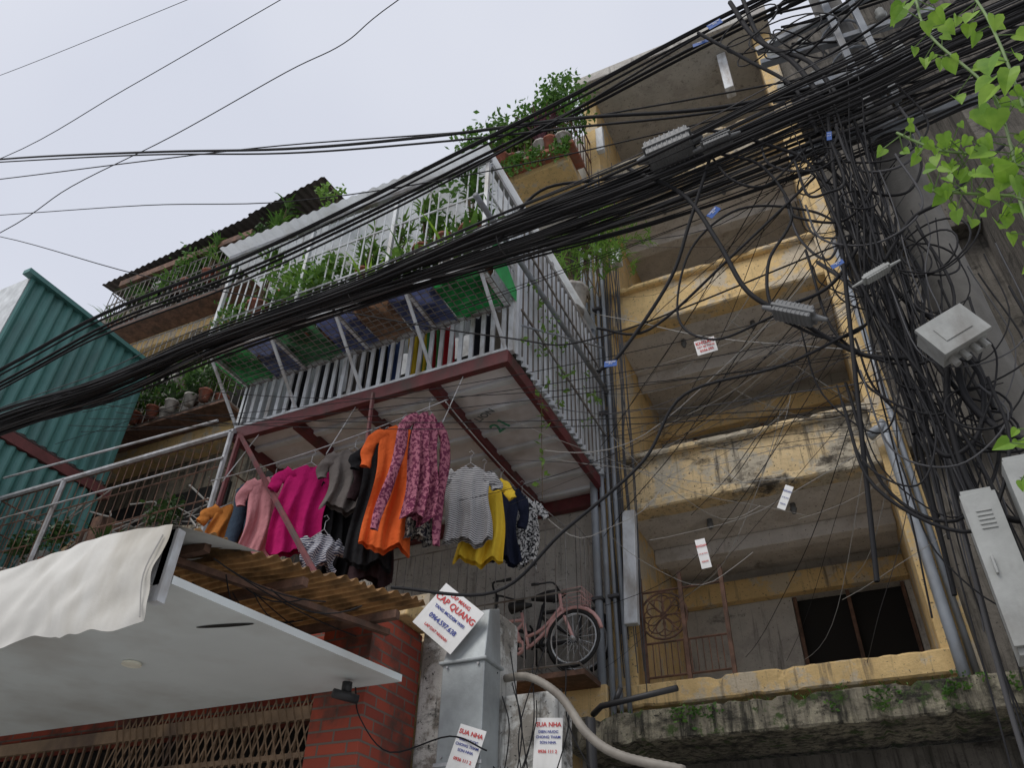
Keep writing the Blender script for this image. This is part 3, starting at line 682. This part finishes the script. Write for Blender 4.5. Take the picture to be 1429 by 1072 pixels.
W=[[(-18,15.9),(-11.85,12.94),(-7.61,10.72),(-4.8,9.18),(-2.84,8.25),(-1.36,7.63),(-.2,7.05),(.8,6.8)],
[(-18,16),(-11.85,12.86),(-7.61,10.66),(-4.8,9.1),(-2.84,8.15),(-1.36,7.5),(-.2,7.0),(.8,6.75)],
[(-16,14.2),(-11.35,12.13),(-7.50,10.46),(-4.9,9.3),(-2.05,7.90),(-.74,7.40),(.8,6.9)],
[(-20,19.5),(-14.62,17.49),(-8.65,15.82),(-5,14.9)],
[(-17,14.3),(-11.79,12.95),(-9,13.2),(-6.0,13.58),(-2,14.1)],
[(-14,10.2),(-10.23,10.30),(-8.97,10.70),(-7.11,10.79),(-5.26,11.08),(-4.37,11.12),(-3.64,11.60),(-1,12.6)],
[(-15,12.8),(-10.58,10.86),(-7,9.3),(-4.44,8.09),(-2,7.3),(.8,6.7)],
[(-14,12.3),(-10.17,10.19),(-6.41,7.82),(-3.71,6.30),(-1.97,5.35),(-1.23,5.09),(.4,5.3)]]
for i,w in enumerate(W):
    mb.tube(spline([(x,3.8,z) for x,z in w],7),[.016,.011,.008,.006,.007,.007,.006,.006][i],5,False)
Lp=[([(-.92,6.65),(-.54,6.05),(-.37,5.46),(-.26,4.98),(-.06,4.73)],.015),
([(-.30,6.32),(-.53,5.74),(-.72,5.34),(-1.09,4.86),(-1.24,4.73)],.013),
([(-.06,4.73),(.22,4.42),(.45,4.3)],.014),([(-.1,4.8),(.2,4.95),(.5,5.3)],.012),
([(-2.57,3.52),(-1.90,3.39),(-1.47,3.64),(-1.02,4.04),(-.73,4.41),(-.16,4.39),(.3,4.6)],.010),
([(-1.23,5.09),(-.9,5.0),(-.3,5.3),(.3,5.9)],.009),([(-2,6.3),(-1.6,6.6),(-1.1,6.6),(-.6,6.45)],.012),
([(-.56,6.5),(-.3,6.6),(.1,6.3),(.3,6.0),(.4,5.2)],.012),([(-.2,7.9),(.1,7.4),(.35,6.9),(.4,6.3)],.014),
([(-.24,6.3),(.0,6.1),(.1,5.6),(-.1,5.2),(-.15,4.85),(-.04,4.75)],.010),([(-.15,4.75),(-.5,4.7),(-.7,5.0),(-.55,5.5),(-.2,5.7),(.2,5.6),(.4,5.3)],.008),
([(.45,4.85),(.3,4.6),(.1,4.55),(-.1,4.7)],.009),([(.5,5.0),(.7,5.2),(.9,5.25),(1.3,5.6)],.012),([(.3,6.2),(0,5.9),(-.2,6.0),(-.3,6.3)],.009),
([(0.1,8.3),(.2,7.7),(.4,7.2),(.5,6.6)],.02),([(.2,8.4),(.25,7.6),(.5,7.1),(.6,6.5)],.018),
([(.64,4.2),(.62,3.95),(.72,3.7),(.9,3.6)],.016),([(.6,4.2),(.52,3.9),(.5,3.5),(.62,3.3),(.8,3.35)],.016),([(.68,4.2),(.7,4.0),(.6,3.75),(.45,3.7),(.4,3.9),(.42,4.3)],.012)]
for p,r in Lp:
    mb.tube(spline([(x,3.70+.06*math.sin(x*5),z) for x,z in p],8),r,6,False)
for i in range(56):
    x0=random.gauss(.54,.12);x1=.46+random.gauss(0,.13);n=8;pts=[];ph=U(0,6);am=abs(random.gauss(0,.045));zt=U(5.2,6.9);zb=U(1.5,4.6);fr=U(4,11)
    for k in range(n+1):
        t=k/n;pts.append((x0+(x1-x0)*t+am*math.sin(t*fr+ph),3.88+.18*math.sin(ph*3)+am*math.cos(t*5+ph),zt+(zb-zt)*t))
    (mb if i%5 else mg).tube(spline(pts,5),random.choice([.004,.005,.007,.009,.013]),5,False)
for i in range(36):
    x=U(.2,.78);z=U(3.6,6.6);wd=U(.08,.36);dp=U(.15,.8);yy=3.72+U(-.1,.2)
    (mb if i%5 else mg).tube(spline([(x-wd,yy,z+U(-.1,.3)),(x-wd*.9,yy,z-dp*.6),(x+U(-.1,.1)*wd,yy+U(-.05,.05),z-dp),(x+wd*.8,yy,z-dp*.5),(x+wd*U(.6,1),yy,z+U(0,.4))],7),random.choice([.004,.005,.007,.009]),5,False)
for (cx,cz,r,k) in ((.62,3.85,.16,3),(.5,5.5,.13,2),(.75,5.0,.18,3),(.35,6.0,.15,3),(.2,7.7,.22,3),(.45,7.5,.28,3)):
    for j in range(k):
        a=U(-.8,.8);mb.ring((cx+U(-.05,.05),3.75+U(-.1,.1),cz+U(-.06,.06)),r*U(.7,1.2),.006,(math.cos(a),math.sin(a),0),(0,.2,1),22,5)
mp=M()
for i in range(46):
    a=(U(.2,.9),U(3.7,4.2),U(3.9,6.8));
    b=random.choice([(U(-2.6,-2.2),7.4,U(4,11)),(U(-2.4,.3),7.5,random.choice([5.9,6.7,8.6,9.3,4.0])+U(-.2,.2)),(U(-4,-1),U(4.5,6.5),U(5.2,7.5)),(-2.5,7.4,U(5.5,8))])
    t=(mb if R()<.55 else (mg if R()<.5 else mp));t.tube(sag(a,b,U(.02,.5),16,.03),random.choice([.002,.003,.0045]),4,False)
for i in range(16):
    a=(U(-2.5,.3),U(4,7.3),U(4.0,6));b=(a[0]+U(.6,2.2),U(4,7.3),a[2]+U(-.3,.7));mp.tube(sag(a,b,U(0.05,.4),12,.03),.003,4,False)
for i in range(8):
    a=(U(-8,-5),4.2,U(6.0,6.6));b=(U(.2,.6),4,U(4,6.3));mb.tube(sag(a,b,U(0,.3),20),.0035,4,False)
for i in range(22):
    a=(U(.3,.5),4,U(6.6,8.4));b=(U(1.2,4),U(3,4.6),U(7,9.4));mb.tube(sag(a,b,U(0,.3),10),.011,5,False)
mb.build("black_strands",cable,CB,True);mg.build("grey_strands",cableg,CB,True);mp.build("pale_strands",cablel,CB,True)
m=M()
for x in (-5.1,-3.4,-2.0): m.ring((x,3.8,6.38),.12,.005,(0,1,0),(0,0,1),16,4)
m.build("cable_ties",cableg,CB)
def closure(c,l,r,ry,mat):
    e=E("cable_splice_closure");m=M();q=Matrix.Rotation(ry,3,'Y')
    def T_(v): return Vector(c)+q@Vector(v)
    m.box(-l/2,l/2,-r,r,-r*.75,r*.75)
    for k in range(9): x=-l/2+l*(k+.5)/9;m.box(x-.006,x+.006,-r*1.05,r*1.05,-r*.82,r*.82)
    m.box(-l/2-.015,l/2+.015,-r*1.15,r*1.15,-.01,.01)
    m.v=[tuple(T_(v)) for v in m.v]
    m.tube([T_((-l/2-.08,0,0)),T_((-l/2,0,0))],[r*.25,r*.45],8);m.tube([T_((l/2,0,0)),T_((l/2+.08,0,0))],[r*.45,r*.25],8)
    m.build("shell",mat,e,False,.004)
closure((-.56,3.55,6.42),.32,.09,-.1,boxd);closure((-.24,3.57,6.34),.18,.05,-.1,boxd);closure((-.04,3.6,4.68),.22,.05,.6,boxd);closure((.42,3.6,4.80),.13,.025,-.35,boxg)
def jbox(c,w,h,ry,rz,mat):
    e=E("junction_box");m=M();q=Matrix.Rotation(rz,3,'Z')@Matrix.Rotation(ry,3,'Y')
    m.box(-w/2,w/2,-.05,.05,-h/2,h/2);m.box(-w/2-.01,w/2+.01,-.075,-.052,-h/2-.01,h/2+.01)
    for x in (-.35,-.1,.15,.35): m.tube([(x*w,0,-h/2),(x*w,0,-h/2-.05)],.018,8);
    m.box(-w*.3,w*.3,-.08,-.076,-h*.25,h*.25)
    m.v=[tuple(Vector(c)+q@Vector(v)) for v in m.v];m.build("case",mat,e,False,.008)
jbox((.63,3.55,4.22),.24,.18,-.45,.1,boxg)
for (x0,x1,y0,z0,z1,mt_) in ((.43,.55,3.58,2.7,3.42,boxg),(.62,.80,3.5,2.75,3.5,boxg)):
    e=E("meter_cabinet");m=M();m.box(x0,x1,y0,y0+.14,z0,z1);m.box(x0-.01,x1+.01,y0-.022,y0-.002,z0+.03,z1-.03);m.box(x0+.02,x0+.03,y0-.04,y0-.023,(z0+z1)/2-.04,(z0+z1)/2+.04)
    for k in range(5): m.box(x0+.03,x1-.03,y0-.027,y0-.023,z1-.12-k*.02,z1-.112-k*.02)
    m.build("case",mt_,e,False,.005)
def tag(name,c,w,h,ry,mat,body=None,tm=None):
    e=E(name);e.location=c;e.rotation_euler=(.15,ry,U(-.3,.3));m=M();m.box(-w/2,w/2,0,.003,-h/2,h/2);m.build("plate",mat,e)
    if body:
        for i,b in enumerate(body): text("lettering",b,fit(b,w*.9,h*.3),(0,-.003,h*.26-i*h*.27),(math.pi/2,0,0),tm,e)
for c,w,h,r in (((-.06,3.7,8.02),.12,.06,-.3),((-.20,3.7,7.83),.13,.035,0),((-.36,3.65,5.75),.10,.045,-.8),((.44,3.6,6.05),.03,.07,.2),((.25,3.6,4.95),.07,.03,-.2),((-1.15,3.7,4.76),.08,.04,.1)):
    tag("cable_tag",c,w,h,r,blue,["TUYEN CAP","A1.2"],paper)
for c,w,h,r in (((-.56,3.7,4.70),.12,.10,-.1),((-.74,3.7,3.40),.05,.15,-.1),((-.30,3.7,3.62),.04,.13,.5)):
    tag("leaflet",c,w,h,r,paper,["KHOAN","CAT BE TONG","0336.593"],redtxt if w>.1 or w==.05 else blutxt)
# ------------------------------------------------------------ hanging vine
V=E("climbing_vine");m=M();st=M()
def heart(c,s,n,u):
    c=Vector(c);n=Vector(n).normalized();u=Vector(u);u=(u-n*u.dot(n)).normalized();v=n.cross(u);wd=U(.75,1.1);cup=U(.1,.5);cv=U(-.1,.25)
    P=[(.16,-.07),(.38,-.03),(.46,.2),(.36,.5),(.14,.82)]
    b=len(m.v)
    for y_ in (0,.3,.65,1.0): m.v.append(tuple(c+u*y_*s-n*cv*y_*y_*s))
    for sg in (-1,1):
        k=len(m.v)
        for x,y_ in P: m.v.append(tuple(c+v*x*s*sg*wd+u*y_*s+n*(abs(x)*cup-cv*y_*y_)*s))
        ids=[k+i for i in range(5)]
        F_=[(b,ids[0],ids[1],b+1),(b+1,ids[1],ids[2],ids[3]),(b+1,ids[3],b+2),(b+2,ids[3],ids[4],b+3)]
        for q in F_: m.f.append(q if sg>0 else q[::-1])
def vine(P,dens,s,k=10):
    pts=spline(P,k);st.tube(pts,.0035,5)
    for i in range(0,len(pts)-1):
        for _ in range(dens):
            p=pts[i].lerp(pts[i+1],R());o=Vector((U(-.05,.05),U(-.06,.06),U(-.04,.03)));st.tube([p,p+o],.0015,4,False)
            heart(p+o,s*U(.45,1.2),(U(-.8,.8),-1+U(-.6,.6),U(-1.0,.4)),(o.x*8+U(-.5,.5),U(-.4,.4),-.6+U(-.5,.4)))
vine([(.52,1.5,4.6),(.50,1.42,3.9),(.47,1.4,3.6),(.52,1.4,3.31),(.50,1.4,3.1),(.46,1.4,2.91),(.45,1.4,2.71)],1,.052,10)
vine([(.62,1.5,4.4),(.60,1.4,3.7),(.57,1.35,3.4),(.54,1.35,3.15)],1,.05,7)
vine([(.52,1.4,3.0),(.44,1.4,3.10),(.37,1.4,3.16),(.31,1.4,3.26)],1,.033,12)
vine([(.46,1.4,2.95),(.38,1.4,3.00),(.32,1.4,3.04)],1,.033,12)
vine([(.45,1.4,2.7),(.42,1.4,2.6),(.40,1.4,2.5)],1,.032,5)
vine([(.36,1.4,2.45),(.32,1.4,2.40),(.29,1.4,2.34)],1,.026,5)
m.build("leaves",leafy,V);st.build("stems",simple("green_stem",(.12,.2,.05),.6),V)
# ------------------------------------------------------------ world, sun, camera
w=bpy.data.worlds.new("World");sc.world=w;w.use_nodes=True;nt=w.node_tree
bg=nt.nodes["Background"];sk=N(nt,"ShaderNodeTexSky");sk.sky_type='NISHITA';sk.sun_disc=False
sk.sun_elevation=math.radians(50);sk.sun_rotation=math.radians(200);sk.dust_density=4;sk.air_density=1.5
tc=N(nt,"ShaderNodeTexCoord");nz=N(nt,"ShaderNodeTexNoise");nz.inputs["Scale"].default_value=1.3;nz.inputs["Detail"].default_value=3
nt.links.new(tc.outputs["Generated"],nz.inputs["Vector"])
cl=mix(nt,ramp(nt,nz.outputs["Fac"],.35,.65),(7.0,7.3,8.3),(8.3,8.5,9.2))
c=mix(nt,.93,sk.outputs[0],cl)
nt.links.new(c,bg.inputs[0]);bg.inputs[1].default_value=.1
s=bpy.data.lights.new("sun","SUN");s.energy=1.5;s.angle=math.radians(25);s.color=(1,.96,.90)
so=bpy.data.objects.new("sun",s);COL.objects.link(so)
el,az=math.radians(50),math.radians(200)
d=Vector((math.sin(az)*math.cos(el),math.cos(az)*math.cos(el),math.sin(el)))
so.rotation_euler=d.to_track_quat('Z','Y').to_euler()
a,p,r=math.radians(26.29),math.radians(37.89),math.radians(1.59)
F=Vector((-math.sin(a)*math.cos(p),math.cos(a)*math.cos(p),math.sin(p)));R0=Vector((math.cos(a),math.sin(a),0));U0=R0.cross(F)
Rt=R0*math.cos(r)+U0*math.sin(r);Up=-R0*math.sin(r)+U0*math.cos(r)
cam=bpy.data.cameras.new("camera");cam.sensor_width=36;cam.lens=1115.7/1429*36;cam.clip_end=2000;cam.clip_start=.05
co=bpy.data.objects.new("camera",cam);COL.objects.link(co)
mt=Matrix((Rt,Up,-F)).transposed().to_4x4();mt.translation=(0,0,1.6);co.matrix_world=mt
sc.camera=co
sc.view_settings.view_transform='Standard';sc.view_settings.look='None';sc.view_settings.exposure=0
